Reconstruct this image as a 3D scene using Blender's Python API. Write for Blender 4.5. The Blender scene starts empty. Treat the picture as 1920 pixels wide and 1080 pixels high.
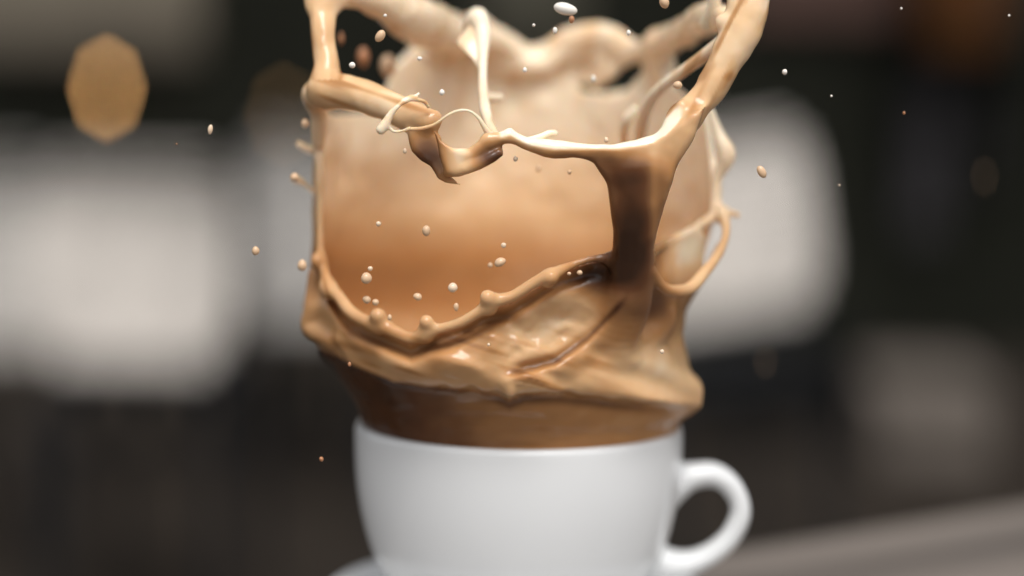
import bpy, bmesh, math, random
import numpy as np
from mathutils import Vector, Matrix, Euler

S = bpy.context.scene
COL = S.collection
R = math.radians

# ------------------------------------------------------------------ camera, world, sun, exposure
CAM_D, CAM_Z, PITCH, ROLL = 0.56, 0.90, 5.5, 0.7
FPX = 75 / 36 * 1920.0
cam = bpy.data.cameras.new("camera")
cam_o = bpy.data.objects.new("camera", cam)
COL.objects.link(cam_o)
cam.lens, cam.sensor_width = 75, 36
cam.clip_start, cam.clip_end = 0.01, 500
CAM_ROT = Euler((R(90 - PITCH), 0, 0)).to_matrix() @ Matrix.Rotation(R(ROLL), 3, 'Z')
cam_o.matrix_world = Matrix.Translation((0, -CAM_D, CAM_Z)) @ CAM_ROT.to_4x4()
cam.dof.use_dof = True
cam.dof.focus_distance = 0.500
cam.dof.aperture_fstop = 75 / 27.5
cam.dof.aperture_blades = 8
cam.dof.aperture_rotation = R(22.5)
cam.dof.aperture_ratio = 1.34
S.camera = cam_o

SUN_EL, SUN_AZ = 59.0, 12.0      # azimuth measured from -Y (camera side) towards +X
sun_dir = Vector((math.sin(R(SUN_AZ)) * math.cos(R(SUN_EL)), -math.cos(R(SUN_AZ)) * math.cos(R(SUN_EL)), math.sin(R(SUN_EL))))
w = bpy.data.worlds.new("World"); S.world = w; w.use_nodes = True
wn = w.node_tree.nodes; wl = w.node_tree.links
sky = wn.new("ShaderNodeTexSky"); sky.sky_type = 'NISHITA'; sky.sun_disc = False
sky.sun_elevation = R(SUN_EL); sky.sun_rotation = R(180 - SUN_AZ)
sky.dust_density = 4.0; sky.air_density = 1.0
hs = wn.new("ShaderNodeHueSaturation"); hs.inputs['Saturation'].default_value = 0.12
bg = wn["Background"]; bg.inputs[1].default_value = 0.13
wl.new(sky.outputs[0], hs.inputs['Color']); wl.new(hs.outputs[0], bg.inputs[0])
sun = bpy.data.lights.new("sun", 'SUN'); sun.energy = 1.5; sun.angle = R(24); sun.color = (1, .975, .94)
sun_o = bpy.data.objects.new("sun", sun); COL.objects.link(sun_o)
sun_o.rotation_euler = sun_dir.to_track_quat('Z', 'Y').to_euler()
S.view_settings.view_transform = 'Standard'; S.view_settings.look = 'None'
S.view_settings.gamma = 1; S.view_settings.exposure = 0.32
S.cycles.use_denoising = True
S.cycles.max_bounces = 10
S.cycles.sample_clamp_indirect = 8

# ------------------------------------------------------------------ helpers
M3 = np.array(CAM_ROT)
CLOC = np.array((0.0, -CAM_D, CAM_Z))


def at(px, py, y):
    """world point seen at photo pixel (px, py) that lies on the plane world-y = y"""
    d = M3 @ np.array(((px - 960) / FPX, (540 - py) / FPX, -1.0))
    return CLOC + d * ((y - CLOC[1]) / d[1])


def project(x, y, z):
    X, Y, Z = x - CLOC[0], y - CLOC[1], z - CLOC[2]
    a = M3[0, 0] * X + M3[1, 0] * Y + M3[2, 0] * Z
    b = M3[0, 1] * X + M3[1, 1] * Y + M3[2, 1] * Z
    c = -(M3[0, 2] * X + M3[1, 2] * Y + M3[2, 2] * Z)
    return 960 + FPX * a / c, 540 - FPX * b / c


def tag(o, label=None, cat=None, group=None, kind=None):
    if label: o['label'] = label
    if cat: o['category'] = cat
    if group: o['group'] = group
    if kind: o['kind'] = kind
    return o


def empty(name, loc=(0, 0, 0), rz=0):
    o = bpy.data.objects.new(name, None); COL.objects.link(o)
    o.location = loc; o.rotation_euler = (0, 0, rz); o.empty_display_size = .02
    return o


def link(name, me, mat=None, parent=None, smooth=False):
    if mat: me.materials.append(mat)
    if smooth: me.polygons.foreach_set('use_smooth', [True] * len(me.polygons))
    o = bpy.data.objects.new(name, me); COL.objects.link(o)
    if parent: o.parent = parent
    return o


def from_bm(name, bm, mat=None, parent=None, smooth=False):
    me = bpy.data.meshes.new(name); bm.to_mesh(me); bm.free()
    return link(name, me, mat, parent, smooth)


def box_bm(sx, sy, sz, c=(0, 0, 0), bev=0.0, rot=None, bm=None, seg=2):
    b = bmesh.new()
    bmesh.ops.create_cube(b, size=1)
    bmesh.ops.scale(b, vec=(sx, sy, sz), verts=b.verts)
    if bev:
        bmesh.ops.bevel(b, geom=list(b.edges), offset=bev, segments=seg, affect='EDGES', profile=.5)
    if rot: bmesh.ops.rotate(b, cent=(0, 0, 0), matrix=rot, verts=b.verts)
    bmesh.ops.translate(b, vec=c, verts=b.verts)
    if bm is None: return b
    t = bpy.data.meshes.new("tmp"); b.to_mesh(t); b.free(); bm.from_mesh(t); bpy.data.meshes.remove(t)
    return bm


def lathe(name, prof, mat, parent=None, seg=128):
    v, f = [], []
    n = len(prof)
    for i in range(seg):
        a = 2 * math.pi * i / seg
        for r, z in prof: v.append((r * math.cos(a), r * math.sin(a), z))
    for i in range(seg):
        j = (i + 1) % seg
        for k in range(n - 1):
            f.append((i * n + k, j * n + k, j * n + k + 1, i * n + k + 1))
    me = bpy.data.meshes.new(name); me.from_pydata(v, [], f)
    bm = bmesh.new(); bm.from_mesh(me)
    bmesh.ops.remove_doubles(bm, verts=bm.verts, dist=1e-6)
    bmesh.ops.recalc_face_normals(bm, faces=bm.faces)
    bm.to_mesh(me); bm.free()
    return link(name, me, mat, parent, True)


def tube_bm(pts, rad, seg=12, bm=None):
    bm = bm or bmesh.new()
    pts = [Vector(p) for p in pts]
    rings = []
    for i, p in enumerate(pts):
        t = (pts[min(i + 1, len(pts) - 1)] - pts[max(i - 1, 0)]).normalized()
        up = Vector((0, 0, 1)) if abs(t.z) < .9 else Vector((1, 0, 0))
        u = t.cross(up).normalized(); v = t.cross(u).normalized()
        r = rad[i] if hasattr(rad, '__len__') else rad
        rings.append([bm.verts.new(p + u * r * math.cos(2 * math.pi * k / seg) + v * r * math.sin(2 * math.pi * k / seg)) for k in range(seg)])
    for a, b in zip(rings, rings[1:]):
        for k in range(seg):
            bm.faces.new((a[k], a[(k + 1) % seg], b[(k + 1) % seg], b[k]))
    bm.faces.new(rings[0][::-1]); bm.faces.new(rings[-1])
    bmesh.ops.recalc_face_normals(bm, faces=bm.faces)
    return bm


def catmull(P, sub):
    P = np.asarray(P, float)
    if len(P) < 3: 
        t = np.linspace(0, 1, sub + 1)[:, None]
        return P[0] * (1 - t) + P[-1] * t
    Q = np.vstack([2 * P[0] - P[1], P, 2 * P[-1] - P[-2]])
    out = []
    for i in range(1, len(Q) - 2):
        p0, p1, p2, p3 = Q[i - 1], Q[i], Q[i + 1], Q[i + 2]
        for t in np.linspace(0, 1, sub, endpoint=False):
            out.append(.5 * ((2 * p1) + (-p0 + p2) * t + (2 * p0 - 5 * p1 + 4 * p2 - p3) * t ** 2 + (-p0 + 3 * p1 - 3 * p2 + p3) * t ** 3))
    out.append(P[-1])
    return np.array(out)


# ------------------------------------------------------------------ materials
def mat(name, color, rough=.5, spec=.5, noise=0.0, nscale=8.0, bump=0.0, bscale=60.0, stretch=(1, 1, 1), **kw):
    m = bpy.data.materials.new(name); m.use_nodes = True
    nt = m.node_tree; b = nt.nodes["Principled BSDF"]
    b.inputs['Base Color'].default_value = (*color, 1)
    b.inputs['Roughness'].default_value = rough
    b.inputs['Specular IOR Level'].default_value = spec
    for k, v in kw.items(): b.inputs[k.replace('_', ' ')].default_value = v
    if noise or bump:
        tc = nt.nodes.new("ShaderNodeTexCoord"); mp = nt.nodes.new("ShaderNodeMapping")
        mp.inputs['Scale'].default_value = stretch
        nt.links.new(tc.outputs['Object'], mp.inputs[0])
    if noise:
        n = nt.nodes.new("ShaderNodeTexNoise"); n.inputs['Scale'].default_value = nscale; n.inputs['Detail'].default_value = 6
        nt.links.new(mp.outputs[0], n.inputs['Vector'])
        rp = nt.nodes.new("ShaderNodeValToRGB")
        rp.color_ramp.elements[0].position = .3; rp.color_ramp.elements[1].position = .7
        rp.color_ramp.elements[0].color = (*[c * (1 - noise) for c in color], 1)
        rp.color_ramp.elements[1].color = (*[min(1, c * (1 + noise)) for c in color], 1)
        nt.links.new(n.outputs['Fac'], rp.inputs[0]); nt.links.new(rp.outputs[0], b.inputs['Base Color'])
    if bump:
        n2 = nt.nodes.new("ShaderNodeTexNoise"); n2.inputs['Scale'].default_value = bscale; n2.inputs['Detail'].default_value = 5
        nt.links.new(mp.outputs[0], n2.inputs['Vector'])
        bp = nt.nodes.new("ShaderNodeBump"); bp.inputs['Strength'].default_value = bump; bp.inputs['Distance'].default_value = .004
        nt.links.new(n2.outputs['Fac'], bp.inputs['Height']); nt.links.new(bp.outputs[0], b.inputs['Normal'])
    return m


PORC = mat("white_porcelain", (.735, .742, .745), .16, .5, noise=.012, nscale=40)
WOODT = mat("weathered_table_wood", (.125, .106, .092), .65, .25, noise=.6, nscale=22, bump=.3, bscale=30, stretch=(.08, 1, 1))
BLACKP = mat("black_planter", (.006, .0062, .006), .85, .03)
DARKM = mat("dark_metal", (.012, .012, .013), .6, .15)
WHITEP = mat("white_chair_paint", (.69, .635, .58), .45, .4, noise=.22, nscale=7)
GREYP = mat("grey_chair_paint", (.40, .375, .35), .5, .3, noise=.06, nscale=9)
PAVE = mat("dark_paving", (.025, .0200, .0160), .9, .05, noise=.35, nscale=3, bump=.3, bscale=40)
STONE = mat("grey_stone", (.145, .122, .104), .8, .2, noise=.2, nscale=7, bump=.3)
FACADE = mat("dark_green_boards", (.0128, .0132, .0098), .85, .03, noise=.3, nscale=3)
LEDGE = mat("brown_timber", (.115, .097, .072), .6, .3, noise=.3, nscale=5, stretch=(.2, 1, 1))
REDW = mat("red_brown_timber", (.085, .045, .034), .6, .3, noise=.3, nscale=5)
GLASSD = mat("dark_window_glass", (.03, .03, .032), .25, .15)
PANE_REFL = mat("grey_pane_reflection", (.06, .055, .058), .9, .1, noise=.2, nscale=6)  # pale tone for reflections in the door glass
TERRA = mat("terracotta", (.50, .20, .07), .75, .3, noise=.2, nscale=12)

# milky coffee: colour from one attribute holding milkiness plus painted shade and highlights
COFFEE = bpy.data.materials.new("milky_coffee"); COFFEE.use_nodes = True
_nt = COFFEE.node_tree; _b = _nt.nodes["Principled BSDF"]
_at = _nt.nodes.new("ShaderNodeAttribute"); _at.attribute_name = "milk_shade"
_rp = _nt.nodes.new("ShaderNodeValToRGB")
_e = _rp.color_ramp.elements
_e[0].position = 0; _e[0].color = (.046, .020, .010, 1)
_e[1].position = 1; _e[1].color = (.93, .80, .61, 1)
for _p, _c in ((.15, (.115, .046, .019, 1)), (.3, (.215, .100, .043, 1)), (.55, (.48, .240, .095, 1)), (.8, (.74, .485, .265, 1))):
    _x = _e.new(_p); _x.color = _c
_nt.links.new(_at.outputs['Fac'], _rp.inputs[0])
_nt.links.new(_rp.outputs[0], _b.inputs['Base Color'])
_b.inputs['Roughness'].default_value = .17
_b.inputs['IOR'].default_value = 1.38
_b.inputs['Subsurface Weight'].default_value = .35
_b.inputs['Subsurface Radius'].default_value = (1.0, .45, .2)
_b.inputs['Subsurface Scale'].default_value = .0022
DROPM = mat("coffee_drop_liquid", (.66, .44, .27), .2, .5, noise=.0)
DROPC = mat("creamy_drop_liquid", (.76, .58, .41), .2, .5)
DROPW = mat("milky_drop_liquid", (.84, .78, .70), .18, .5)
DROPD = mat("brown_drop_liquid", (.42, .19, .09), .22, .5)

# ------------------------------------------------------------------ SDF modelling (millimetres; origin = table top under the cup)
H = 0.5
GX = np.arange(-64, 70, H, dtype=np.float32)
GY = np.arange(-70, 46, H, dtype=np.float32)
GZ = np.arange(53, 180, H, dtype=np.float32)


def mm(px, py, y):
    p = at(px, py, y / 1000.0) * 1000.0
    return np.array((p[0], p[1], p[2] - 750.0))


def pxscale(y):  # millimetres per photo pixel at depth y
    return (y + CAM_D * 1000) / FPX


def surface_nets(D, ox, oy, oz, h):
    s = D < 0
    nx, ny, nz = D.shape
    c = np.zeros((nx - 1, ny - 1, nz - 1), np.uint8)
    for i in (0, 1):
        for j in (0, 1):
            for k in (0, 1):
                c += s[i:nx - 1 + i, j:ny - 1 + j, k:nz - 1 + k]
    act = (c > 0) & (c < 8)
    I, J, K = np.nonzero(act)
    idx = np.full(act.shape, -1, np.int32); idx[I, J, K] = np.arange(len(I))
    acc = np.zeros((len(I), 3), np.float64); cnt = np.zeros(len(I))
    corners = [(i, j, k) for i in (0, 1) for j in (0, 1) for k in (0, 1)]
    for a in corners:
        for ax in range(3):
            if a[ax]: continue
            b = list(a); b[ax] = 1
            da = D[I + a[0], J + a[1], K + a[2]]; db = D[I + b[0], J + b[1], K + b[2]]
            cr = (da < 0) != (db < 0)
            t = np.where(cr, da / np.where(cr, da - db, 1), 0)
            p = np.array(a, float)[None, :].repeat(len(I), 0); p[:, ax] += t
            acc[cr] += p[cr]; cnt[cr] += 1
    V = acc / cnt[:, None] + np.stack([I, J, K], 1)
    V = V * h + np.array((ox, oy, oz))
    F = []
    for ax in range(3):
        u, v = [(1, 2), (2, 0), (0, 1)][ax]
        sl0 = [slice(None)] * 3; sl1 = [slice(None)] * 3
        sl0[ax] = slice(0, -1); sl1[ax] = slice(1, None)
        ch = s[tuple(sl0)] != s[tuple(sl1)]
        P = np.stack(np.nonzero(ch), 1)
        ok = (P[:, u] > 0) & (P[:, v] > 0) & (P[:, u] < D.shape[u] - 1) & (P[:, v] < D.shape[v] - 1)
        P = P[ok]
        q = []
        for du, dv in ((-1, -1), (0, -1), (0, 0), (-1, 0)):
            Q = P.copy(); Q[:, u] += du; Q[:, v] += dv
            q.append(idx[Q[:, 0], Q[:, 1], Q[:, 2]])
        q = np.stack(q, 1)
        flip = ~s[P[:, 0], P[:, 1], P[:, 2]]
        q[flip] = q[flip][:, ::-1]
        F.append(q)
    return V, np.vstack(F)


def smooth_mesh(V, F, it=3, lam=.5):
    e = np.vstack([F[:, [0, 1]], F[:, [1, 2]], F[:, [2, 3]], F[:, [3, 0]]])
    for _ in range(it):
        for l in (lam, -lam * 1.04):
            acc = np.zeros_like(V); n = np.bincount(e.ravel(), minlength=len(V)).astype(float)
            for c in range(3):
                acc[:, c] = np.bincount(e[:, 0], V[e[:, 1], c], len(V)) + np.bincount(e[:, 1], V[e[:, 0], c], len(V))
            V = V + l * (acc / np.maximum(n, 1)[:, None] - V)
    return V


def np_mesh(name, V, F):
    me = bpy.data.meshes.new(name)
    me.vertices.add(len(V)); me.vertices.foreach_set('co', np.ascontiguousarray(V, np.float32).ravel())
    me.loops.add(F.size); me.loops.foreach_set('vertex_index', np.ascontiguousarray(F, np.int32).ravel())
    me.polygons.add(len(F)); me.polygons.foreach_set('loop_start', np.arange(0, F.size, 4, dtype=np.int32))
    me.update(calc_edges=True); me.validate()
    return me


_rng = np.random.default_rng(7)
_LAT = _rng.uniform(-1, 1, (32, 32, 32)).astype(np.float32)


def vnoise(x, y, z):
    xi, yi, zi = np.floor(x), np.floor(y), np.floor(z)
    fx, fy, fz = x - xi, y - yi, z - zi
    fx = fx * fx * (3 - 2 * fx); fy = fy * fy * (3 - 2 * fy); fz = fz * fz * (3 - 2 * fz)
    xi = xi.astype(np.int32) & 31; yi = yi.astype(np.int32) & 31; zi = zi.astype(np.int32) & 31
    x1, y1, z1 = (xi + 1) & 31, (yi + 1) & 31, (zi + 1) & 31
    L = _LAT
    def lx(a, b): return L[xi, a, b] * (1 - fx) + L[x1, a, b] * fx
    return (lx(yi, zi) * (1 - fy) + lx(y1, zi) * fy) * (1 - fz) + (lx(yi, z1) * (1 - fy) + lx(y1, z1) * fy) * fz


def sstep(a, b, x):
    t = np.clip((x - a) / (b - a), 0, 1)
    return t * t * (3 - 2 * t)


def poly_sd(px, py, P):
    """signed distance (pixels, negative inside) to polygon P"""
    P = np.asarray(P, np.float32)
    d = np.full(px.shape, 1e12, np.float32); ins = np.zeros(px.shape, bool)
    for a, b in zip(P, np.roll(P, -1, 0)):
        e = b - a; wx, wy = px - a[0], py - a[1]
        t = np.clip((wx * e[0] + wy * e[1]) / (e @ e), 0, 1)
        d = np.minimum(d, (wx - e[0] * t) ** 2 + (wy - e[1] * t) ** 2)
        c = (a[1] > py) != (b[1] > py)
        if e[1] != 0:
            ins ^= c & (px < e[0] * (py - a[1]) / e[1] + a[0])
    d = np.sqrt(d)
    return np.where(ins, -d, d)


def smin(a, b, k):
    h = np.clip(.5 + .5 * (b - a) / k, 0, 1)
    return b + (a - b) * h - k * h * (1 - h)


def smax(a, b, k): return -smin(-a, -b, k)


class Field:
    def __init__(self, gx, gy, gz):
        self.gx, self.gy, self.gz = gx, gy, gz
        self.D = np.full((len(gx), len(gy), len(gz)), 20, np.float32)

    def window(self, lo, hi):
        out = []
        for g, a, b in zip((self.gx, self.gy, self.gz), lo, hi):
            i = max(0, int(math.floor((a - g[0]) / H))); j = min(len(g), int(math.ceil((b - g[0]) / H)) + 1)
            if j <= i: return None
            out.append(slice(i, j))
        return tuple(out)

    def grid(self, wd):
        return np.meshgrid(self.gx[wd[0]], self.gy[wd[1]], self.gz[wd[2]], indexing='ij', copy=False)

    def rope(self, P, k=1.5, sub=5, flat=1.0):
        """P: rows (x,y,z,r) mm"""
        Q = catmull(P, sub); Q[:, 3] = np.maximum(Q[:, 3], .35)
        pad = Q[:, 3].max() + k + 1.5
        wd = self.window(Q[:, :3].min(0) - pad, Q[:, :3].max(0) + pad)
        if wd is None: return
        shp = tuple(s.stop - s.start for s in wd)
        L = np.full(shp, 20, np.float32)
        for a, b in zip(Q, Q[1:]):
            p2 = max(a[3], b[3]) + k + 1.5
            w2 = self.window(np.minimum(a, b)[:3] - p2, np.maximum(a, b)[:3] + p2)
            if w2 is None: continue
            X, Y, Z = self.grid(w2)
            e = (b - a)[:3].astype(np.float32); ee = max(float(e @ e), 1e-6)
            dx, dy, dz = X - np.float32(a[0]), Y - np.float32(a[1]), Z - np.float32(a[2])
            t = np.clip((dx * e[0] + dy * e[1] + dz * e[2]) / ee, 0, 1)
            qx, qy, qz = dx - e[0] * t, (dy - e[1] * t) * np.float32(flat), dz - e[2] * t
            d = np.sqrt(qx * qx + qy * qy + qz * qz) - (np.float32(a[3]) + np.float32(b[3] - a[3]) * t)
            lw = tuple(slice(s2.start - s1.start, s2.stop - s1.start) for s1, s2 in zip(wd, w2))
            L[lw] = np.minimum(L[lw], d)
        self.D[wd] = smin(self.D[wd], L, k) if k > 0 else np.minimum(self.D[wd], L)

    def slab(self, poly, yfun, t, k=2.0, rnd=1.0):
        """sheet whose outline is poly (photo pixels) on a surface y = yfun(px,py), half thickness t"""
        pts = np.array([mm(p[0], p[1], float(yfun(np.float32(p[0]), np.float32(p[1])))) for p in poly])
        pad = t + k + 2
        wd = self.window(pts.min(0) - pad, pts.max(0) + pad)
        X, Y, Z = self.grid(wd)
        px, py = project(X / 1000, Y / 1000, Z / 1000 + .75)
        d2 = poly_sd(px, py, poly) * .135
        d = smax(d2, np.abs(Y - yfun(px, py)) - t, rnd)
        self.D[wd] = smin(self.D[wd], d.astype(np.float32), k)


def blob_(px, py, cx, cy, rx, ry):
    return np.exp(-(((px - cx) / rx) ** 2 + ((py - cy) / ry) ** 2))


# ---- the wall of coffee thrown up out of the cup: silhouettes and depths by photo row
ROWS = np.array([
    # py   xl    xr    yf   yb
    (-80, 600, 1345, -60, 43), (0, 600, 1345, -60, 43), (100, 598, 1345, -60, 43), (200, 592, 1345, -59, 43), (300, 590, 1352, -58, 43), (400, 587, 1352, -57, 43), (440, 585, 1352, -56, 42.7), (500, 581, 1330, -55, 42.25), (545, 577, 1300, -54, 41.9125), (580, 573, 1279, -53, 41.65), (612, 571, 1272, -52, 41.35), (660, 600, 1278, -49, 40.75), (700, 636, 1296, -45, 40.25), (735, 660, 1308, -42, 39.8125), (758, 671, 1300, -40, 39.525), (775, 677, 1275, -39, 39.3125), (800, 684, 1266, -39, 39), (860, 700, 1254, -38, 38.4), (900, 700, 1254, -38, 38)], float)
_yc = (ROWS[:, 3] + ROWS[:, 4]) / 2
_zr = np.array([mm(970, r[0], c)[2] for r, c in zip(ROWS, _yc)])
_xl = np.array([mm(r[1], r[0], c)[0] for r, c in zip(ROWS, _yc)])
_xr = np.array([mm(r[2], r[0], c)[0] for r, c in zip(ROWS, _yc)])
_o = np.argsort(_zr)
def _tab(v):
    zz = np.linspace(_zr.min(), _zr.max(), 400); f = np.interp(zz, _zr[_o], v[_o])
    ker = np.hanning(15); ker /= ker.sum()
    return zz, np.convolve(np.pad(f, 7, mode='edge'), ker, 'valid')
_TX = _tab((_xl + _xr) / 2); _TA = _tab((_xr - _xl) / 2); _TY = _tab(_yc); _TB = _tab((ROWS[:, 4] - ROWS[:, 3]) / 2)

FRONT = [(520, 215), (594, 215), (599, 330), (599, 420), (603, 490), (616, 530), (634, 560), (656, 588), (690, 606), (720, 618),
         (770, 638), (800, 628), (860, 608), (905, 582), (960, 562), (1010, 532), (1050, 508), (1110, 489), (1150, 484), (1205, 478),
         (1222, 505), (1245, 537), (1288, 540), (1322, 505), (1350, 445), (1362, 400), (1420, 400), (1420, 960), (520, 960)]
BACK = [(520, 205), (640, 212), (705, 205), (738, 125), (790, 88), (850, 70), (900, 60), (940, 72), (985, 108), (1015, 104), (1060, 78), (1120, 62),
        (1165, 75), (1200, 112), (1250, 152), (1306, 190), (1334, 222), (1352, 290), (1420, 300), (1420, 412), (1335, 418), (1322, 470), (1312, 530),
        (1420, 545), (1420, 960), (520, 960)]
HOLE = [(1080, 160), (1116, 166), (1142, 148), (1190, 104), (1208, 120), (1176, 168), (1134, 180)]
# lower edge of the overhanging fold round the front
FOLDX = np.array([560, 620, 680, 740, 800, 870, 930, 955, 985, 1050, 1120, 1200, 1260, 1330])
FOLDY = np.array([630, 662, 694, 716, 724, 730, 736, 748, 736, 738, 745, 754, 764, 762])
ZSOLID = float(mm(970, 715, -10)[2])


def wall_sd(X, Y, Z):
    cx = np.interp(Z, *_TX); ax = np.interp(Z, *_TA); cy = np.interp(Z, *_TY); ay = np.interp(Z, *_TB)
    dx, dy = X - cx, Y - cy
    rho = np.sqrt((dx / ax) ** 2 + (dy / ay) ** 2) + 1e-6
    g = np.sqrt((dx / ax ** 2) ** 2 + (dy / ay ** 2) ** 2) / rho
    return (rho - 1) / np.maximum(g, 1e-4), dy / ay


def surf_y(px, py, off=0.0):
    """depth (mm) of the front of the coffee wall under a photo pixel"""
    ys = np.linspace(-68, 0, 300)
    P = np.array([mm(px, py, y) for y in ys])
    d, _ = wall_sd(P[:, 0], P[:, 1], P[:, 2])
    i = np.argmax(d < 0)
    if not (d < 0).any(): i = np.argmin(d)
    return float(ys[i]) - off


A = Field(GX, GY, GZ)
X, Y, Z = np.meshgrid(GX, GY, GZ, indexing='ij')
cxv, axv = np.interp(GZ, *_TX).astype(np.float32), np.interp(GZ, *_TA).astype(np.float32)
cyv, ayv = np.interp(GZ, *_TY).astype(np.float32), np.interp(GZ, *_TB).astype(np.float32)
dx, dy = X - cxv, Y - cyv
rho = np.sqrt((dx / axv) ** 2 + (dy / ayv) ** 2) + np.float32(1e-6)
gr = np.sqrt((dx / axv ** 2) ** 2 + (dy / ayv ** 2) ** 2) / rho
wd_ = (rho - 1) / np.maximum(gr, 1e-4)
near = np.abs(wd_) < 7
xi, yi, zi, di, vi = X[near], Y[near], Z[near], wd_[near], (dy / ayv)[near]
del dx, dy, rho, gr
pxi, pyi = project(xi / 1000, yi / 1000, zi / 1000 + .75)
front = sstep(.15, -.25, vi)
# folds, overhang and flow wrinkles
s_ = np.interp(pxi, FOLDX, FOLDY) - pyi
wig = vnoise(pxi / 26, pyi / 60, zi * 0) * 7
disp = 5.2 * sstep(1345, 1225, pxi) * sstep(-6, 5, s_ + wig) * sstep(150, 20, s_) * front * sstep(590, 720, pxi)
body = sstep(470, 620, pyi) * front
flow = vnoise(pxi / 85 + 3, (pyi - .28 * pxi) / 34, zi / 40) * 1.35 + vnoise(pxi / 40 + 9, (pyi - .3 * pxi) / 20, zi / 40) * .25
disp += flow * body * 1.25 * sstep(-10, 10, s_)
foam = np.exp(-(((pxi - 1015) / 90) ** 2 + ((pyi - 625 + .45 * (pxi - 1015)) / 42) ** 2)) * front
disp += foam * (vnoise(pxi / 22, pyi / 17, zi / 9) * .7 + vnoise(pxi / 10, pyi / 9, zi / 9) * .25)
disp -= foam * 1.6
# neck between the fold and the cup: shallow horizontal ripples
disp += (vnoise(pxi / 120, pyi / 12, zi * 0 + 5) * .16 + vnoise(pxi / 40, pyi / 14, zi * 0 + 8) * .3) * sstep(6, -8, s_) * front
# gentle waves of the back sheet
disp += (1 - front) * (vnoise(xi / 22, zi / 16 + 4, yi / 25) * 1.1 + vnoise(xi / 9, zi / 9, yi / 12) * .22)
RIMX = np.array([600, 616, 634, 656, 690, 720, 770, 800, 860, 905, 960, 1010, 1050, 1110, 1150, 1200])
RIMY = np.array([470, 530, 560, 588, 606, 618, 638, 628, 608, 582, 562, 532, 508, 489, 484, 480])
s2 = pyi - np.interp(pxi, RIMX, RIMY)
disp -= 3.4 * np.exp(-((s2 - 21) / 15) ** 2) * front * sstep(596, 625, pxi) * sstep(1150, 1080, pxi)
disp -= .7 * blob_(pxi, pyi, 1120, 525, 46, 26) * front
# deep crease under the diagonal ridge that runs down from the column
cr = pyi - np.interp(pxi, [940, 970, 1040, 1100, 1150, 1180], [706, 700, 682, 640, 590, 560])
disp -= 1.8 * np.exp(-((cr + 8) / 10) ** 2) * front * sstep(930, 980, pxi) * sstep(1185, 1150, pxi)
disp += 1.6 * sstep(-4, 8, cr) * sstep(60, 10, cr) * front * sstep(930, 980, pxi) * sstep(1185, 1150, pxi)
di = di - disp
thick = 1.15 + .75 * body
sh = np.abs(di + thick) - thick
fm = poly_sd(pxi, pyi, FRONT) * .135
bmk = np.maximum(poly_sd(pxi, pyi, BACK), -poly_sd(pxi, pyi, HOLE)) * .135
side = sstep(-.12, .12, vi)
mask = fm * (1 - side) + bmk * side
sheet = smax(sh, mask, 1.2)
A.D[near] = np.minimum(sheet, 20)
# solid lower down
solid = wd_.copy(); solid[near] = di
solid = smax(solid, Z - (ZSOLID + 4 * vnoise(X / 20, Y / 20, Z * 0)), 5.0)
A.D = smin(A.D, solid, 2.0).astype(np.float32)
A.D = np.maximum(A.D, 54.5 - Z)
del solid, wd_, near, X, Y, Z


def rp(f, pts, k=1.5, flat=1.0, sub=5):
    """rope through photo points (px, py, depth mm | None = lying on the front wall, radius px)"""
    P = []
    for px, py, y, r in pts:
        yy = surf_y(px, py) if y is None else y
        P.append((*mm(px, py, yy), r * pxscale(yy)))
    f.rope(P, k, sub, flat)


N = None
# bead along the lower front rim
rim = [(594, 250, 6), (600, 330, 5), (600, 420, 6), (602, 480, 9), (611, 520, 8), (615, 541, 12), (634, 556, 9), (656, 584, 9), (688, 603, 9), (712, 608, 11), (740, 622, 9), (772, 634, 9),
       (798, 624, 11), (830, 615, 9), (866, 604, 8), (900, 584, 8), (924, 566, 10), (960, 556, 8), (1000, 530, 8), (1030, 517, 10), (1070, 498, 8), (1112, 485, 8), (1150, 484, 9)]
rp(A, [(x, y, surf_y(x, y) - (2.9 if y > 500 else .6), r * (1.3 if y > 500 else 1)) for x, y, r in rim], .7)
for x, y, r, hgt, lx in ((614, 540, 10, 8, 4), (712, 606, 11, 20, -3), (800, 622, 12, 24, 0), (918, 570, 11, 18, -4), (1028, 520, 9, 6, 6), (600, 488, 10, 6, -4)):
    y0 = surf_y(x, y)
    rp(A, [(x, y + 8, y0 - 1.8, r + 4), (x + lx * .5, y - hgt * .5, y0 - 3.0, r + 3), (x + lx, y - hgt + 6, y0 - 4.0, r + 3.5)], 1.4)
# drip on the fold and diagonal ridges running down from the column
y0 = surf_y(955, 715)
rp(A, [(955, 690, y0 - 3.5, 14), (956, 715, y0 - 5.4, 15), (957, 730, y0 - 5.4, 13)], 2.0)
rp(A, [(1168, 560, -52, 12), (1150, 592, N, 11), (1110, 632, N, 11), (1060, 674, N, 12), (1000, 696, N, 13), (960, 700, N, 10)], 3.5)
rp(A, [(1240, 600, N, 22), (1200, 650, N, 28), (1240, 700, N, 30), (1290, 735, N, 26)], 6)
rp(A, [(640, 640, N, 9), (700, 688, N, 11), (770, 708, N, 12), (850, 714, N, 12), (930, 712, N, 12)], 4)
rp(A, [(590, 520, N, 10), (588, 580, N, 16), (584, 612, N, 18), (620, 640, N, 10)], 4)
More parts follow.
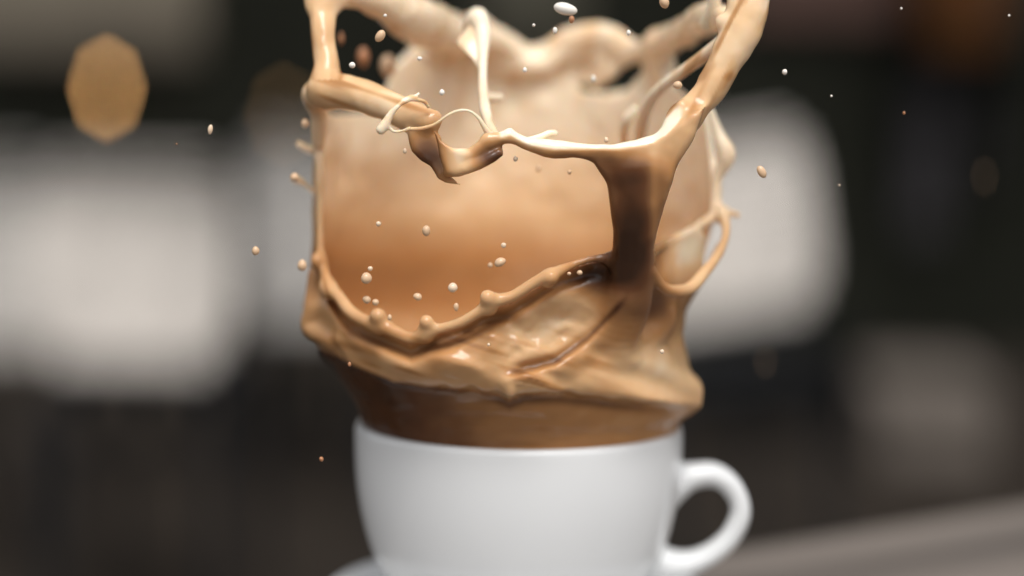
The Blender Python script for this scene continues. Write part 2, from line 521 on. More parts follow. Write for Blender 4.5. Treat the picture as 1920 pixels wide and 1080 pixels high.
# column and the web where it spreads into the upper arch
rp(A, [(1200, 325, -59.5, 46), (1196, 350, -59, 46), (1192, 390, -58, 43), (1188, 435, -56.5, 39), (1187, 480, -54.5, 37), (1184, 530, -51.5, 40), (1174, 580, -47.5, 44), (1150, 640, -42, 42)], 5, 1.35)
yw = lambda px, py: -61.5 + .012 * (py - 280) + .030 * np.maximum(py - 325, 0) + .0003 * np.maximum(px - 1190, 0) ** 1.8
A.slab([(985, 268), (1060, 274), (1160, 276), (1230, 262), (1290, 214), (1322, 200), (1300, 255), (1264, 322), (1240, 380), (1215, 440), (1180, 440), (1155, 395), (1137, 345), (1112, 310), (1075, 293), (1020, 284)], yw, 2.0, 4, 2.0)
rp(A, [(918, 262, -62, 11), (955, 257, -62, 13), (990, 271, -62, 12), (1040, 279, -62, 11), (1100, 280, -62, 10), (1160, 279, -62, 10), (1210, 270, -61, 11), (1248, 252, -59.5, 13), (1285, 216, -57, 20)], 2.5)
rp(A, [(952, 258, -62, 8), (956, 246, -62, 6)], 1.5)
rp(A, [(1284, 222, -58, 13), (1280, 206, -58.5, 8), (1278, 197, -59, 6)], 1.5)
rp(A, [(1245, 300, -57, 22), (1275, 240, -56, 26), (1302, 206, -55, 29), (1330, 172, -54, 31), (1356, 125, -53, 33), (1380, 78, -52, 35), (1400, 30, -50, 39), (1404, -30, -47, 40)], 3)
rp(A, [(1400, 20, -48, 22), (1372, 40, -50, 15), (1354, 42, -52, 13)], 2)
# back crown: thick ribbons and stubs
rp(A, [(985, 112, 42, 15), (1030, 97, 41, 22), (1080, 74, 38, 25), (1135, 68, 35, 24), (1185, 92, 30, 21), (1235, 84, 20, 25), (1285, 58, 6, 29), (1330, 38, -12, 27), (1365, 30, -28, 24)], 4, 1.4)
rp(A, [(1235, 85, 20, 22), (1240, 120, 24, 24), (1245, 160, 28, 22)], 3)
rp(A, [(750, 128, 38, 14), (800, 98, 36, 20), (850, 80, 33, 26), (900, 68, 32, 26), (945, 88, 38, 24), (985, 114, 42, 16)], 3)
yc1 = lambda px, py: 38 - .0 * px
A.slab([(840, 90), (868, 62), (905, 50), (925, 85), (985, 110), (1020, 108), (1075, 82), (1135, 76), (1168, 86), (1192, 98), (1135, 112), (1062, 112), (1030, 135), (960, 140), (860, 130)], yc1, 1.6, 4, 2.0)
rp(A, [(880, 66, 32, 20), (892, 44, 31, 18), (905, 52, 32, 16)], 3)
rp(A, [(1285, 66, 4, 22), (1312, 30, -4, 20), (1338, 22, -12, 18)], 3)
yv = lambda px, py: -17 - .12 * (py - 60)
A.slab([(852, 78), (884, 50), (903, 62), (907, 120), (900, 150), (884, 112)], yv, .8, 1.5, .8)
# pale ribbon and tall rope of the left loop
rp(A, [(604, -60, -26, 28), (604, 0, -30, 26), (606, 60, -34, 25), (612, 120, -37, 25), (608, 165, -39, 30)], 4)
rp(A, [(608, 5, -30, 22), (650, -12, -24, 24), (710, 0, -14, 32), (765, 32, -2, 42), (815, 50, 14, 44), (858, 72, 30, 34)], 4, 1.5)
rp(A, [(590, 175, -34, 26), (625, 168, -40, 30), (670, 172, -43, 31), (715, 190, -47, 30), (760, 212, -51, 27), (798, 228, -55, 23), (812, 225, -56, 16)], 2.5)
rp(A, [(590, 180, -30, 22), (600, 215, -26, 18), (596, 260, -24, 10)], 3)
# folded flap hanging from the front left of the arch
yf1 = lambda px, py: -56 - .020 * (px - 800) - .02 * (py - 280)
A.slab([(766, 240), (806, 236), (824, 256), (836, 300), (842, 326), (864, 347), (838, 344), (820, 336), (806, 312), (790, 300), (776, 282)], yf1, 1.2, 1.5, 1.0)
yf2 = lambda px, py: -62 + .00045 * (px - 880) ** 2
A.slab([(812, 240), (828, 262), (852, 280), (880, 284), (902, 268), (912, 250), (934, 262), (947, 282), (932, 300), (896, 314), (858, 328), (838, 326), (822, 290)], yf2, 1.5, 1.5, 1.2)
rp(A, [(838, 324, -60, 5), (870, 318, -63, 6), (908, 304, -63.5, 7), (938, 288, -63, 7)], 1.5)
# right hand edge: ragged strands
rp(A, [(1330, 205, -14, 9), (1346, 250, -14, 9), (1362, 292, -15, 17), (1346, 335, -15, 10), (1342, 390, -16, 11), (1352, 405, -18, 9)], 1.8)
rp(A, [(1350, 400, -18, 7), (1366, 399, -18, 5), (1384, 403, -18, 4)], 1)
rp(A, [(1354, 396, -18, 9), (1362, 432, -22, 8), (1350, 470, -28, 9), (1320, 512, -36, 11), (1288, 543, -42, 12), (1246, 541, -49, 10), (1222, 508, -53, 8)], 1.8)
rp(A, [(1350, 398, -16, 9), (1310, 424, -22, 9), (1262, 448, -34, 9), (1232, 466, -46, 10), (1215, 478, -53, 12)], 1.8)
yp = lambda px, py: -47 + .26 * (px - 1225)
A.slab([(1222, 482), (1262, 452), (1300, 430), (1322, 440), (1318, 500), (1290, 538), (1246, 538), (1226, 512)], yp, .9, 1.5, .8)
rp(A, [(560, 270, -20, 6), (578, 280, -20, 7), (598, 282, -20, 8)], 1.5)
rp(A, [(552, 335, -18, 6), (570, 345, -18, 3.5), (590, 362, -18, 4)], 1)
rp(A, [(905, 180, -24, 9), (925, 183, -22, 9), (938, 184, -20, 10)], 1.5)

Vb, Fb = surface_nets(A.D, GX[0], GY[0], GZ[0], H)
del A


def keep_islands(V, F, least=400):
    p = np.arange(len(V))
    e = np.vstack([F[:, [0, 1]], F[:, [1, 2]], F[:, [2, 3]]])
    while True:
        m = np.minimum(p[e[:, 0]], p[e[:, 1]])
        q = p.copy(); np.minimum.at(q, e[:, 0], m); np.minimum.at(q, e[:, 1], m); q = q[q]
        if (q == p).all(): break
        p = q
    n = np.bincount(p, minlength=len(V))
    ok = n[p] >= least
    F = F[ok[F[:, 0]]]
    u, inv = np.unique(F, return_inverse=True)
    return V[u], inv.reshape(F.shape)


def ripple(V, F, amp):
    """uneven thickness: push the skin in and out along its normals"""
    a, b, c, d = (V[F[:, k]] for k in range(4))
    fn = np.cross(c - a, d - b)
    n = np.zeros_like(V)
    for k in range(4):
        for c_ in range(3):
            n[:, c_] += np.bincount(F[:, k], fn[:, c_], len(V))
    n /= np.maximum(np.linalg.norm(n, axis=1), 1e-9)[:, None]
    x, y, z = V[:, 0], V[:, 1], V[:, 2]
    up = sstep(105, 135, z)
    h = vnoise(x / 9 + 5, y / 9, z / 9) * (.25 + .6 * up) + vnoise(x / 4, y / 4 + 5, z / 4) * (.14 + .16 * up) + vnoise(x / 1.9, y / 1.9, z / 1.9 + 5) * (.03 + .06 * up)
    return V + n * (h * amp)[:, None]


Vb, Fb = keep_islands(Vb, Fb)
Vb = smooth_mesh(Vb, Fb, 3)
Vb = ripple(Vb, Fb, 1.0)


def blob(px, py, cx, cy, rx, ry, rot=0.0):
    c, s = math.cos(R(rot)), math.sin(R(rot))
    u, v = (px - cx), (py - cy)
    a, b = (u * c + v * s) / rx, (-u * s + v * c) / ry
    return np.exp(-(a * a + b * b))


def milk_shade_of(V, extra=0.0):
    """liquid tone: milky swirls, unmixed coffee in the column and flap, plus painted shade and highlights"""
    x, y, z = V[:, 0], V[:, 1], V[:, 2]
    px, py = project(x / 1000, y / 1000, z / 1000 + .75)
    sw = vnoise(x / 16 + 2, z / 9 - x / 30, y / 16) * .5 + vnoise(x / 6, z / 4 - x / 12, y / 6 + 3) * .3 + vnoise(x / 2.5, z / 2 - x / 5, y / 3 + 3) * .12
    fr = sstep(-22, -40, y)
    back = np.interp(py, [60, 150, 230, 300, 390, 450, 510, 560, 610], [.93, .98, .95, .86, .82, .62, .45, .54, .62])  # gradient also lifts the back sheet for light it catches and reflects
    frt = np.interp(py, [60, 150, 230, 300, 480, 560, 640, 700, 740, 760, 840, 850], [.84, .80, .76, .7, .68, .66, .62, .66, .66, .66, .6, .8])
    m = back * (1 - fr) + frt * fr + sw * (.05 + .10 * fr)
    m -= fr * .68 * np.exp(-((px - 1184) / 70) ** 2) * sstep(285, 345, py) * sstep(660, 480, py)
    m -= fr * .34 * blob(px, py, 1110, 303, 150, 26)  # shade under the arch painted in as darker liquid
    m -= fr * .66 * blob(px, py, 798, 305, 38, 62)
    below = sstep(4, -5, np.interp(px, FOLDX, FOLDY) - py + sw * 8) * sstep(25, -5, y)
    m -= below * np.interp(px, [560, 760, 900, 1050, 1270], [.60, .52, .27, .12, .07]) * sstep(846, 836, py) * sstep(600, 640, py)  # darker coffee below the fold, with shade of its downward side painted in
    m -= .34 * fr * np.exp(-((py - np.interp(px, [940, 970, 1040, 1100, 1150, 1180], [706, 700, 682, 640, 590, 560]) + 5) / 8) ** 2) * sstep(930, 980, px) * sstep(1185, 1150, px)  # crease shade painted along the diagonal ridge
    m -= .24 * np.exp(-((py - np.interp(px, FOLDX, FOLDY) - 12) / 9) ** 2) * fr * sstep(880, 960, px)  # painted shade of the overhang on the right
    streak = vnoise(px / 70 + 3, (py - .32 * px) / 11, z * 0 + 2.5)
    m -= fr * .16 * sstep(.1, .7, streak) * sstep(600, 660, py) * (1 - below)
    m -= fr * .30 * np.exp(-((py - np.interp(px, RIMX, RIMY) - 28) / 13) ** 2) * sstep(1150, 1080, px) * sstep(590, 620, px)  # painted shadow below the rim bead
    m -= fr * .60 * blob(px, py, 924, 294, 36, 26)
    m += fr * .25 * blob(px, py, 862, 292, 24, 26)
    m -= fr * .36 * blob(px, py, 1118, 520, 46, 32)  # light passing through the thin hollow painted as red brown
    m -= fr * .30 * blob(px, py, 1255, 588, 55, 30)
    m += .36 * blob(px, py, 1285, 480, 60, 55) * sstep(1215, 1245, px)
    m += .14 * blob(px, py, 1295, 300, 60, 120) * (1 - fr)  # lit look of the right wall painted in
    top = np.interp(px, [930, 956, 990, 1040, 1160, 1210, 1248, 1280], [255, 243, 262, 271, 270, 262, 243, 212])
    m += .62 * sstep(15, 3, py - top) * sstep(-30, -10, py - top) * fr * sstep(930, 950, px) * sstep(1290, 1255, px)  # painted highlight along the top of the arch
    m += fr * .22 * blob(px, py, 1035, 612, 95, 42, -24)
    m += .20 * blob(px, py, 1245, 695, 120, 42, 14) * sstep(15, -10, y)  # painted highlight on the right bulge
    m -= .16 * blob(px, py, 604, 60, 40, 100)
    m += fr * .20 * blob(px, py, 1226, 400, 11, 120)  # painted gloss streak down the column's right side
    # streaks drawn out along the arms and the crown
    up = sstep(250, 190, py)
    along = np.where(px > 1240, vnoise((px * .9 + py * .45) / 9, (py * .9 - px * .45) / 80, z * 0 + 1.5),
                     np.where((px < 640) & (py < 150), vnoise(px / 9, py / 80, z * 0 + 3.5), np.where((px < 830) & (py >= 150) & (y < -25), vnoise((py - .35 * px) / 10, px / 70, z * 0 + 8.5), vnoise((px + .2 * py) / 22, py / 70, y / 14 + 6))))
    m -= up * .26 * sstep(.0, .75, along) * (.35 + .65 * fr)
    m -= .22 * sstep(.15, .8, vnoise(x / 5 + 7, y / 5, z / 4)) * blob(px, py, 1360, 130, 60, 110)
    return np.clip(m + extra, 0, 1)


splash = empty("coffee_splash", (0, 0, .75))
tag(splash, "crown of milky brown coffee leaping out of the white cup", "coffee splash")


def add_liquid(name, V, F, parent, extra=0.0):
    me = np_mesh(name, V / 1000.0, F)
    at_ = me.attributes.new("milk_shade", 'FLOAT', 'POINT')
    at_.data.foreach_set('value', milk_shade_of(V, extra).astype(np.float32))
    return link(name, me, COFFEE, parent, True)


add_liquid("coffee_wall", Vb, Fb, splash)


def strand(name, ropes, label=None, extra=.14):
    P = []
    for pts, k in ropes:
        for px, py, y, r in pts:
            P.append((*mm(px, py, y), r * pxscale(y)))
    P = np.array(P); lo = P[:, :3].min(0) - 6; hi = P[:, :3].max(0) + 6
    global H
    h0 = H; H = .3
    f = Field(np.arange(lo[0], hi[0], H, dtype=np.float32), np.arange(lo[1], hi[1], H, dtype=np.float32), np.arange(lo[2], hi[2], H, dtype=np.float32))
    for pts, k in ropes: rp(f, pts, k)
    V, F = surface_nets(f.D, lo[0], lo[1], lo[2], H)
    H = h0
    V = smooth_mesh(V, F, 3)
    V = ripple(V, F, .25)
    o = add_liquid(name, V, F, splash, extra)
    if label: o['label'] = label
    return o


strand("coffee_strand", [([(715, 243, -63, 9.0), (722, 234, -63, 8.6), (733, 214, -63, 5.4), (745, 200, -63, 3.2), (757, 190, -62, 3.6), (770, 182, -61, 4.3)], .6),
                         ([(757, 190, -62, 3.6), (775, 183, -61, 3.6), (785, 176, -60, 2.9)], .6),
                         ([(775, 186, -61, 3.6), (795, 190, -60, 3.6), (803, 200, -59, 3.6)], .6),
                         ([(726, 236, -63, 3.6), (738, 246, -63, 2.9), (752, 246, -63, 2.8), (768, 241, -63, 4.3)], .6)], "thin cream tendril ending in a teardrop")
strand("coffee_strand", [([(762, 242, -63, 3.6), (790, 241, -63, 4.0), (815, 233, -63, 3.2), (838, 217, -63, 3.2), (858, 208, -63, 4.0), (880, 208, -63, 4.3), (898, 222, -63, 4.7), (912, 244, -62.5, 5.8), (928, 260, -62, 7.2), (950, 262, -62, 5.8)], .6)],
       "thin cream string looping over the folded flap")
strand("coffee_strand", [([(876, 66, -10, 10), (886, 44, -14, 18), (896, 34, -16, 19), (905, 56, -18, 15), (906, 90, -22, 11), (905, 130, -28, 9), (906, 170, -36, 9), (910, 205, -44, 10), (918, 236, -54, 11), (930, 258, -61, 11)], 1.0)],
       "upright cream strand with a swollen tip")
strand("coffee_strand", [([(1375, 60, -46, 16), (1340, 90, -42, 14), (1295, 124, -36, 12), (1250, 156, -30, 10), (1222, 185, -24, 11), (1206, 222, -16, 12), (1200, 275, 0, 12)], 1.0)],
       "pale strand slanting from the right rope to the back sheet")
strand("coffee_strand", [([(1190, 205, -10, 6), (1176, 225, -8, 10), (1170, 248, -4, 8), (1172, 280, 6, 9)], 1.0)])
strand("coffee_strand", [([(985, 264, -62, 6), (1010, 258, -61, 6), (1030, 250, -60, 6.5), (1040, 249, -60, 6)], .6)])
strand("coffee_strand", [([(1325, 42, -20, 14), (1338, 12, -24, 12), (1344, -25, -26, 12)], .6)])

# ------------------------------------------------------------------ cup, handle, saucer
cup = empty("coffee_cup", (float(at(973, 803, 0)[0]), 0, .75))
CX = cup.location.x * 1000
tag(cup, "plain white porcelain cup with a loop handle on the saucer", "cup")
RIMZ = float(mm(973, 803, 0)[2])
def cz(py): return float(mm(973, py, 0)[2])
k_ = .1405
outer = [(309, 803), (309.5, 815), (309, 850), (307.5, 880), (304, 915), (298, 950), (290, 985), (281, 1015), (270, 1042), (256, 1066), (236, 1088), (205, 1106), (170, 1117)]
prof = [(0, cz(1108) / 1e3), (.012, cz(1108) / 1e3)]
prof = [(r * k_ / 1000, cz(y) / 1000) for r, y in outer]
prof = [(0.0, .0085), (.021, .0085), (.0225, .0065), (.025, .0065)] + prof[::-1]
top = RIMZ / 1000
ri = 309 * k_ / 1000
for a in np.linspace(20, 160, 7):
    prof.append((ri - .0016 + .0016 * math.cos(R(a)), top + .0016 * math.sin(R(a))))
prof += [(ri - .0034, top - .003), (ri - .0045, top - .015), (ri - .011, top - .032), (.02, .0125), (0, .0115)]
cupb = lathe("cup_body", prof, PORC, cup, 160)
_cy = np.array([y for r, y in outer]); _cr = np.array([r for r, y in outer]) * k_

h0 = H; H = .45
f = Field(np.arange(18, 66, H, dtype=np.float32), np.arange(-14, 14, H, dtype=np.float32), np.arange(5, 58, H, dtype=np.float32))
hp = [(1225, 905, 40), (1262, 902, 34), (1300, 892, 25), (1338, 890, 22), (1368, 908, 20), (1386, 940, 19), (1386, 972, 20), (1366, 1010, 20), (1330, 1040, 21), (1288, 1056, 23), (1248, 1060, 25), (1215, 1060, 24)]
rp(f, [(x, y, 0, r) for x, y, r in hp], 3, .8)
rp(f, [(1232, 880, 0, 18), (1240, 930, 0, 24), (1246, 968, 0, 13)], 6, .8)
rp(f, [(1228, 1020, 0, 12), (1244, 1046, 0, 16), (1262, 1056, 0, 14)], 4, .8)
Xh, Yh, Zh = f.grid((slice(None),) * 3)
zo = np.array([cz(y) for y in _cy])
rr = np.interp(Zh, zo[::-1], _cr[::-1])
f.D = smax(f.D, (rr - 1.0) - np.sqrt((Xh - CX) ** 2 + Yh ** 2), .3)
Vh, Fh = surface_nets(f.D, f.gx[0], f.gy[0], f.gz[0], H)
H = h0
Vh = smooth_mesh(Vh, Fh, 8)
Vh[:, 0] -= CX
link("handle", np_mesh("handle", Vh / 1000, Fh), PORC, cup, True)

sau = lathe("saucer", [(0, .0062), (.024, .0062), (.0262, .0078), (.0285, .0066), (.036, .0085), (.044, .0122), (.0492, .0146), (.0506, .0151), (.0514, .0146), (.0508, .0135),
                       (.044, .0102), (.035, .0052), (.0325, .0005), (.030, .0002), (.0285, .002), (0, .003)], PORC, None, 160)
sau.location = (cup.location.x, 0, .7503)
tag(sau, "white saucer under the coffee cup, its rim at the bottom of the picture", "saucer")

# froth line where the coffee meets the porcelain
_n, _m = 180, 10
_a = np.linspace(0, 2 * np.pi, _n, endpoint=False)[:, None]; _b = np.linspace(0, 2 * np.pi, _m, endpoint=False)[None, :]
_rr = 1.0 + .35 * vnoise(np.cos(_a) * 9 + 20, np.sin(_a) * 9 + 20, _a * 0 + .5)
_R = 40.0 + _rr * np.cos(_b)
_V = np.stack([_R * np.cos(_a) + CX, _R * np.sin(_a), RIMZ - 1.3 + .5 * vnoise(np.cos(_a) * 4 + 9, np.sin(_a) * 4 + 9, _a * 0) + _rr * np.sin(_b)], -1).reshape(-1, 3)
_i = np.arange(_n)[:, None]; _j = np.arange(_m)[None, :]
_F = np.stack([_i * _m + _j, ((_i + 1) % _n) * _m + _j, ((_i + 1) % _n) * _m + (_j + 1) % _m, _i * _m + (_j + 1) % _m], -1).reshape(-1, 4)
_me = np_mesh("froth_line", _V / 1000, _F)
_q = _me.attributes.new("milk_shade", 'FLOAT', 'POINT')
_q.data.foreach_set('value', (.68 + .12 * vnoise(_V[:, 0] / 5, _V[:, 1] / 5, _V[:, 2] * 0)).astype(np.float32))
link("froth_line", _me, COFFEE, splash, True)

# ------------------------------------------------------------------ table
TA = R(35)
table = empty("wooden_table", (0, 0.072, 0), TA)
tag(table, "weathered grey brown wooden table under the saucer", "table")
pk = None
W_, G_ = .098, .004
for i in range(8):
    yy = -W_ / 2 - i * (W_ + G_)
    if pk is None:
        pk = from_bm("plank", box_bm(1.5, W_, .026, (0, 0, 0), .003), WOODT, table); o = pk
    else:
        o = pk.copy(); COL.objects.link(o); o.parent = table
    o.location = (random.Random(i).uniform(-.01, .01), yy, .737 - (i % 3) * .0004)
for sy in (-.06, -.74):
    from_bm("apron", box_bm(1.2, .022, .08, (0, sy, .683), .002), WOODT, table)
for sx in (-.62, .62):
    from_bm("apron", box_bm(.022, .63, .08, (sx, -.40, .683), .002), WOODT, table)
    for sy in (-.06, -.74):
        from_bm("leg", box_bm(.06, .06, .723, (sx, sy, .3615), .004), WOODT, table)

# ------------------------------------------------------------------ drops
DROPS = "coffee drops in the air"
def drop(px, py, rx, ry, y, label, rot=0, m=None, tail=None, seed=0):
    s = pxscale(y) / 1000
    bm = bmesh.new(); bmesh.ops.create_icosphere(bm, subdivisions=3, radius=1)
    rn = random.Random(px * 31 + py)
    ph = [rn.uniform(0, 6.28) for _ in range(4)]
    for v in bm.verts:
        c = v.co
        wv = 1 + .07 * math.sin(2.2 * c.x + ph[0]) + .06 * math.sin(2.5 * c.z + ph[1]) + .05 * math.sin(2.4 * c.y + ph[2])
        if tail: wv *= 1 - .38 * max(0, c.z) ** 2 * tail + .0
        v.co = Vector((c.x * rx * wv, c.y * min(rx, ry) * wv, c.z * ry * wv)) * s
    bmesh.ops.rotate(bm, cent=(0, 0, 0), matrix=Matrix.Rotation(R(rot), 3, 'Y'), verts=bm.verts)
    o = from_bm("coffee_drop", bm, m or DROPM, None, True)
    o.location = at(px, py, y / 1000)
    return tag(o, label, "drop", DROPS)


C_, D_ = DROPC, DROPD
for a in [
    (1061, 17, 20, 12, -62, "largest cream drop, flattened and bean shaped, above the back crown", 12, C_),
    (1072, 37, 6, 7, -50, "small orange brown drop right under the flattened cream drop", 0, D_),
    (1041, 57, 4.5, 6, -62, "small pale drop below left of the flattened cream drop", 0, C_),
    (1001, 47, 3, 3, -62, "tiny white drop in the dark gap left of the flattened cream drop", 0, C_),
    (1179, 61, 4, 5, -62, "small pale drop just above the back crown dip", 0, C_),
    (1246, 4, 9, 12, -58, "caramel drop at the top edge above the right of the crown", -20, None),
    (713, 68, 8, 14, -52, "long slanted caramel drop inside the left loop", 35, None),
    (722, 29, 3.5, 3.5, -62, "tiny white drop on the pale ribbon of the left loop", 0, C_),
    (660, 122, 6, 6, -56, "pale drop above the tongue of the left loop", 0, C_),
    (787, 110, 4.5, 4.5, -62, "small white drop in front of the back sheet's left shoulder", 0, C_),
    (829, 173, 5.5, 6, -62, "round white drop above the looping thin string", 0, C_),
    (984, 131, 4.5, 4.5, -62, "small white drop right of the upright strand", 0, C_),
    (1270, 159, 8, 7.5, -60, "round caramel drop under the slanting pale strand", 0, None),
    (1471, 135, 4.5, 5.5, -62, "pale drop alone in the dark right of the thick rope", 0, C_),
    (394, 243, 4.5, 9, -62, "slim cream drop far left against the dark wall", 8, C_),
    (1428, 322, 7, 14, -60, "oval caramel drop in front of the right white chair", -32, None),
    (480, 470, 7, 9, -56, "caramel drop farthest left, in front of the grey chair", 0, None),
    (566, 497, 8, 11, -44, "soft caramel drop just outside the splash's left wall", 0, None),
    (552, 332, 8, 8, -40, "soft brown drop at the end of the left edge's whisker", 0, None),
    (573, 231, 8, 8, -35, "blurred pink drop beside the left loop's foot", 0, None),
    (710, 420, 5, 5, -58, "small pale drop in the window, high on the left", 0, C_),
    (799, 433, 8, 9, -60, "round cream drop alone in the middle of the window", 0, None),
    (944, 460, 5, 5, -60, "small pale drop above the twin drop right of the window's centre", 0, C_),
    (938, 491, 12, 8, -60, "long cream drop slanting up to the right in the window", -28, None),
    (919, 497, 5, 5, -50, "small soft brown drop touching the slanting long drop", 0, None),
    (688, 521, 11, 11, -58, "big round cream drop low on the left of the window", 0, None),
    (694, 504, 5, 5, -58, "small pale drop sitting on the big round drop", 0, C_),
    (687, 562, 8, 7.5, -56, "left drop of the close pair above the rim", 20, None),
    (704, 567, 7, 6.5, -56, "right drop of the close pair above the rim", 20, None),
    (783, 556, 8, 7, -56, "peach drop above the tallest rim bump", 25, None),
    (849, 539, 9, 9, -58, "round cream drop above the rim between two bumps", 0, C_),
    (855, 576, 5, 8, -57, "narrow cream drop right above the rim's low point", 0, None),
    (731, 595, 4.5, 6, -56, "small drop at the rim beside the left bump", 0, None),
    (1087, 511, 5, 5, -57, "small caramel drop on the red brown hollow under the rim", 0, None),
    (1067, 513, 3.5, 3.5, -57, "tiny caramel drop left of the one on the red brown hollow", 0, None),
    (603, 861, 4, 5, -62, "small reddish drop left of the cup against the dark ground", -20, D_),
    (967, 298, 4, 5, -60, "small pale drop hanging under the arch's left end", 0, C_),
    (1010, 316, 5, 5, -30, "soft caramel drop under the arch's left half", 0, None),
    (1068, 323, 4, 4, -50, "faint drop under the arch near the column", 0, None),
    (759, 283, 4, 5, -57, "small pale drop left of the folded flap", 0, C_),
    (655, 683, 3.5, 4, -62, "tiny reddish drop over the dark left side of the splash", 0, D_),
    (1241, 659, 4.5, 4.5, -62, "small cream drop over the right side of the splash", 0, C_),
    (916, 646, 3, 3, -62, "tiny white drop over the front fold", 0, C_),
    (1137, 262, 4.5, 5, -56, "small cream drop just above the arch", 0, C_),
    (1113, 148, 4.5, 6, -30, "soft drop at the dark hole in the back crown", 0, C_),
    (680, 108, 13, 17, 12, "blurred red brown drop inside the left loop, left of two", 0, D_),
    (726, 124, 18, 20, 10, "blurred pink drop inside the left loop, right of two", 0, None),
    (640, 72, 5, 9, 0, "blurred brown drop beside the left loop's rope", 0, D_),
    (1690, 16, 2.4, 2.4, -62, "tiny white speck near the top, left of the terracotta glow", 0, C_),
    (1892, 29, 2.2, 2.4, -62, "tiny white speck in the top right corner", 0, C_),
    (1559, 180, 2.2, 2.2, -62, "tiny white speck above the right white chair's corner", 0, C_),
    (1574, 347, 1.8, 1.8, -62, "tiny speck at the right white chair's outer edge", 0, C_),
    (1695, 212, 3, 3, -50, "faint tiny speck in the dark right of the right white chair", 0, D_),
    (331, 270, 1.8, 1.8, -62, "tiny speck between the glowing bulb and the left white chair", 0, D_),
    (241, 0, 0, 0, 0, None),
    (1435, 680, 3, 6, -180, "ghostly drop close to the lens under the right white chair", 0, None),
    (1846, 332, 2.4, 8, -190, "ghostly drop close to the lens near the right edge", 0, None),
]:
    if a[5]: drop(*[DROPW if (v is C_ and a[1] < 200) else v for v in a])

# ------------------------------------------------------------------ the place behind: paving, chairs, wall
bm = bmesh.new(); bmesh.ops.create_grid(bm, x_segments=8, y_segments=8, size=60)
g = from_bm("ground", bm, PAVE); tag(g, kind='structure')

def wy(d): return d - CAM_D

def chair(x, d, rz, wdt, z0, z1, lean, m, label, nsl=8, open_top=0):
    t = empty("garden_chair", (x, wy(d), 0), rz)
    tag(t, label, "chair", "pale chairs behind the table")
    hh = (z1 - z0) / nsl
    for i in range(nsl):
        zc = z0 + hh * (i + .5); yy = lean * (zc - z0)
        u = abs((i + .5) / nsl * 2 - 1)
        ww = wdt * (1 - u ** 5) ** .22
        gap = .003 + hh * max(0, .2 * (i - (nsl - 1 - open_top)))
        from_bm("slat", box_bm(ww, .016, hh - gap, (0, yy, zc), .006, Matrix.Rotation(-math.atan(lean), 3, 'X')), m, t)
    for s in (-1, 1):
        xx = s * (wdt / 2 - .03)
        from_bm("back_post", tube_bm([(xx, .028 - .02, .0), (xx, .024, z0 - .02), (xx, .026 + lean * (z1 - z0), z1 - .02)], .012), DARKM, t)
        from_bm("leg", tube_bm([(xx, .44, .0), (xx, .42, .43)], .012), DARKM, t)
        from_bm("armrest", box_bm(.04, .40, .02, (xx, .23, .63), .006), DARKM, t)
    from_bm("seat", box_bm(wdt - .04, .42, .03, (0, .22, .43), .01), DARKM, t)
    return t


chair(at(245, 500, wy(3.3))[0], 3.3, R(-4), .315, .455, .775, .06, WHITEP, "large white slat back chair at left below the glowing bulb", 12, 4)
chair(at(-30, 500, wy(3.8))[0], 3.8, R(4), .235, .41, .77, .06, mat("pale_grey_chair_paint", (.54, .505, .465), .5, .3, noise=.06, nscale=9), "pale grey slat back chair cut by the left edge of the picture", 10, 4)
chair(at(600, 400, wy(4.4))[0], 4.4, R(6), .31, .40, .79, .05, GREYP, "grey slat back chair farther back, half hidden by the splash's left side", 10, 3)
_c = chair(at(1395, 420, wy(3.2))[0], 3.2, R(10), .305, .53, .80, .05, WHITEP, "white slat back chair leaning over, right of the splash", 11, 2)
_c.rotation_euler = (0, R(-8), R(10)); _c.location.x += .055; _c.location.z = .03

def planter(px, d, wdt, hgt, label):
    t = empty("planter_box", (at(px, 700, wy(d))[0], wy(d), 0))
    tag(t, label, "planter", "dark planter boxes on the paving")
    from_bm("box_wall", box_bm(wdt, .3, hgt - .03, (0, 0, (hgt - .03) / 2), .006), BLACKP, t)
    from_bm("rim", box_bm(wdt + .03, .33, .028, (0, 0, hgt - .014), .006), BLACKP, t)
    from_bm("soil", box_bm(wdt - .04, .26, .012, (0, 0, hgt + .006), .004), BLACKP, t)
planter(230, 5.4, 1.35, .24, "long black planter box behind the left chairs")
planter(1440, 5.6, .45, .22, "short black planter box behind the right white chair")

# stone step at right, low dark railing at left
st = empty("stone_step", (at(1740, 800, wy(5.2))[0], wy(5.2), 0))
tag(st, "low grey stone step on the dark paving at right", "step")
from_bm("slab", box_bm(.30, .4, .06, (0, .1, .15), .008), STONE, st)
from_bm("base", box_bm(.28, .36, .118, (0, .1, .06), .006), STONE, st)

rl = empty("metal_railing", (at(150, 800, wy(5.0))[0], wy(5.0), 0))
tag(rl, "low dark railing of upright bars behind the left white chair", "railing")
from_bm("top_rail", box_bm(1.3, .03, .03, (0, 0, .40), .004), DARKM, rl)
from_bm("bottom_rail", box_bm(1.3, .03, .03, (0, 0, .06), .004), DARKM, rl)
BARM = mat('brown_bar_paint', (.10, .080, .062), .7, .1)
b0 = None
for i in range(9):
    if b0 is None: b0 = from_bm("bar", box_bm(.045, .02, .308, (0, 0, .23), .003), BARM, rl); o = b0
    else: o = b0.copy(); COL.objects.link(o); o.parent = rl
    o.location.x = -.6 + i * .15

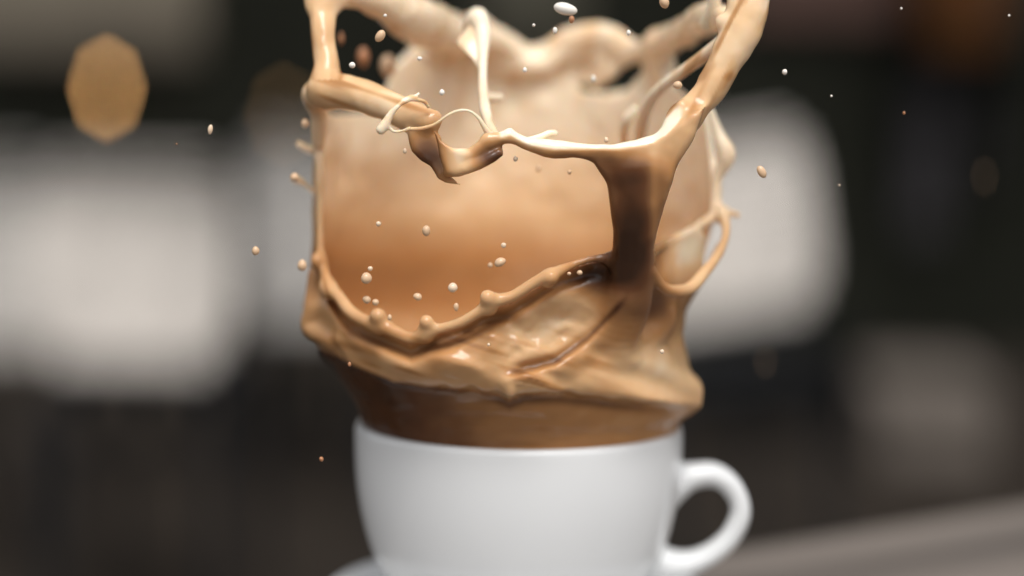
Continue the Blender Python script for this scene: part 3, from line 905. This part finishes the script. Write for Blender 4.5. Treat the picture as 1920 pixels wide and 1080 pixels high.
wl_ = empty("cafe_wall", (0, wy(7.0), 0))
tag(wl_, "dark cafe front closing off the background", "wall")
from_bm("wall_panel", box_bm(16, .2, 4.2, (0, .1, 2.1)), FACADE, wl_)
def wallbox(name, x0, x1, y0, y1, m, th=.06, parent=wl_):
    a, b = at(x0, y1, wy(7.0)), at(x1, y0, wy(7.0))
    return from_bm(name, box_bm(b[0] - a[0], th, b[2] - a[2], ((a[0] + b[0]) / 2, -th / 2 - .002, (a[2] + b[2]) / 2), .008), m, parent)
wallbox("window_board", -160, 385, -260, 85, LEDGE, .12)
wallbox("door_frame", 1380, 1900, -160, 22, REDW, .08)
wallbox("pane_reflection", 1690, 1780, 150, 430, PANE_REFL, .03)  # thin pale boxes stand in for faint reflections in the door glass
wallbox("pane_reflection", 1830, 1862, 150, 330, PANE_REFL, .03)
wallbox("window_board", 900, 1100, -200, 70, mat("olive_timber", (.05, .045, .03), .6, .3), .05)

pot = lathe("terracotta_pot", [(0, 0), (.12, 0), (.165, .36), (.19, .36), (.194, .44), (.17, .44), (.15, .40), (0, .40)], TERRA, None, 40)
pot.location = (*at(1800, 60, wy(6.78))[:2], at(1795, 84, wy(6.78))[2] + .006)
tag(pot, "orange terracotta pot on a shelf at the top right", "pot")
sh = wallbox("wall_shelf", 1660, 1930, 84, 90, FACADE, .46, None)
sh.location = (0, wy(7.0), 0)
tag(sh, "dark shelf under the terracotta pot on the cafe wall", "shelf")

BULB = bpy.data.materials.new("glowing_bulb"); BULB.use_nodes = True
_bb = BULB.node_tree.nodes["Principled BSDF"]
_bb.inputs['Base Color'].default_value = (.8, .5, .2, 1)
_bb.inputs['Emission Color'].default_value = (1, .52, .19, 1)
_bb.inputs['Emission Strength'].default_value = 12.5
def bulb(px, py, d, label, r=.017, m=BULB):
    p = at(px, py, wy(d))
    t = empty("light_bulb", p); tag(t, label, "lamp", "small warm bulbs on the cafe wall")
    bm = bmesh.new(); bmesh.ops.create_icosphere(bm, subdivisions=3, radius=r)
    bmesh.ops.scale(bm, vec=(1, 1, 1.15), verts=bm.verts)
    from_bm("glass_globe", bm, m, t, True)
    from_bm("bulb_holder", tube_bm([(0, 0, r * .9), (0, 0, r * 2.4)], r * .6), DARKM, t)
    from_bm("cord", tube_bm([(0, 0, r * 2.3), (0, 0, 1.6)], .003, 6), DARKM, t)
bulb(200, 165, 6.7, "glowing orange bulb at upper left above the large white chair")

DIM = BULB.copy(); DIM.name = "dim_bulb"
DIM.node_tree.nodes["Principled BSDF"].inputs['Emission Strength'].default_value = .7
bulb(532, 215, 6.7, "dim bulb half hidden behind the splash's upper left edge", .017, DIM)
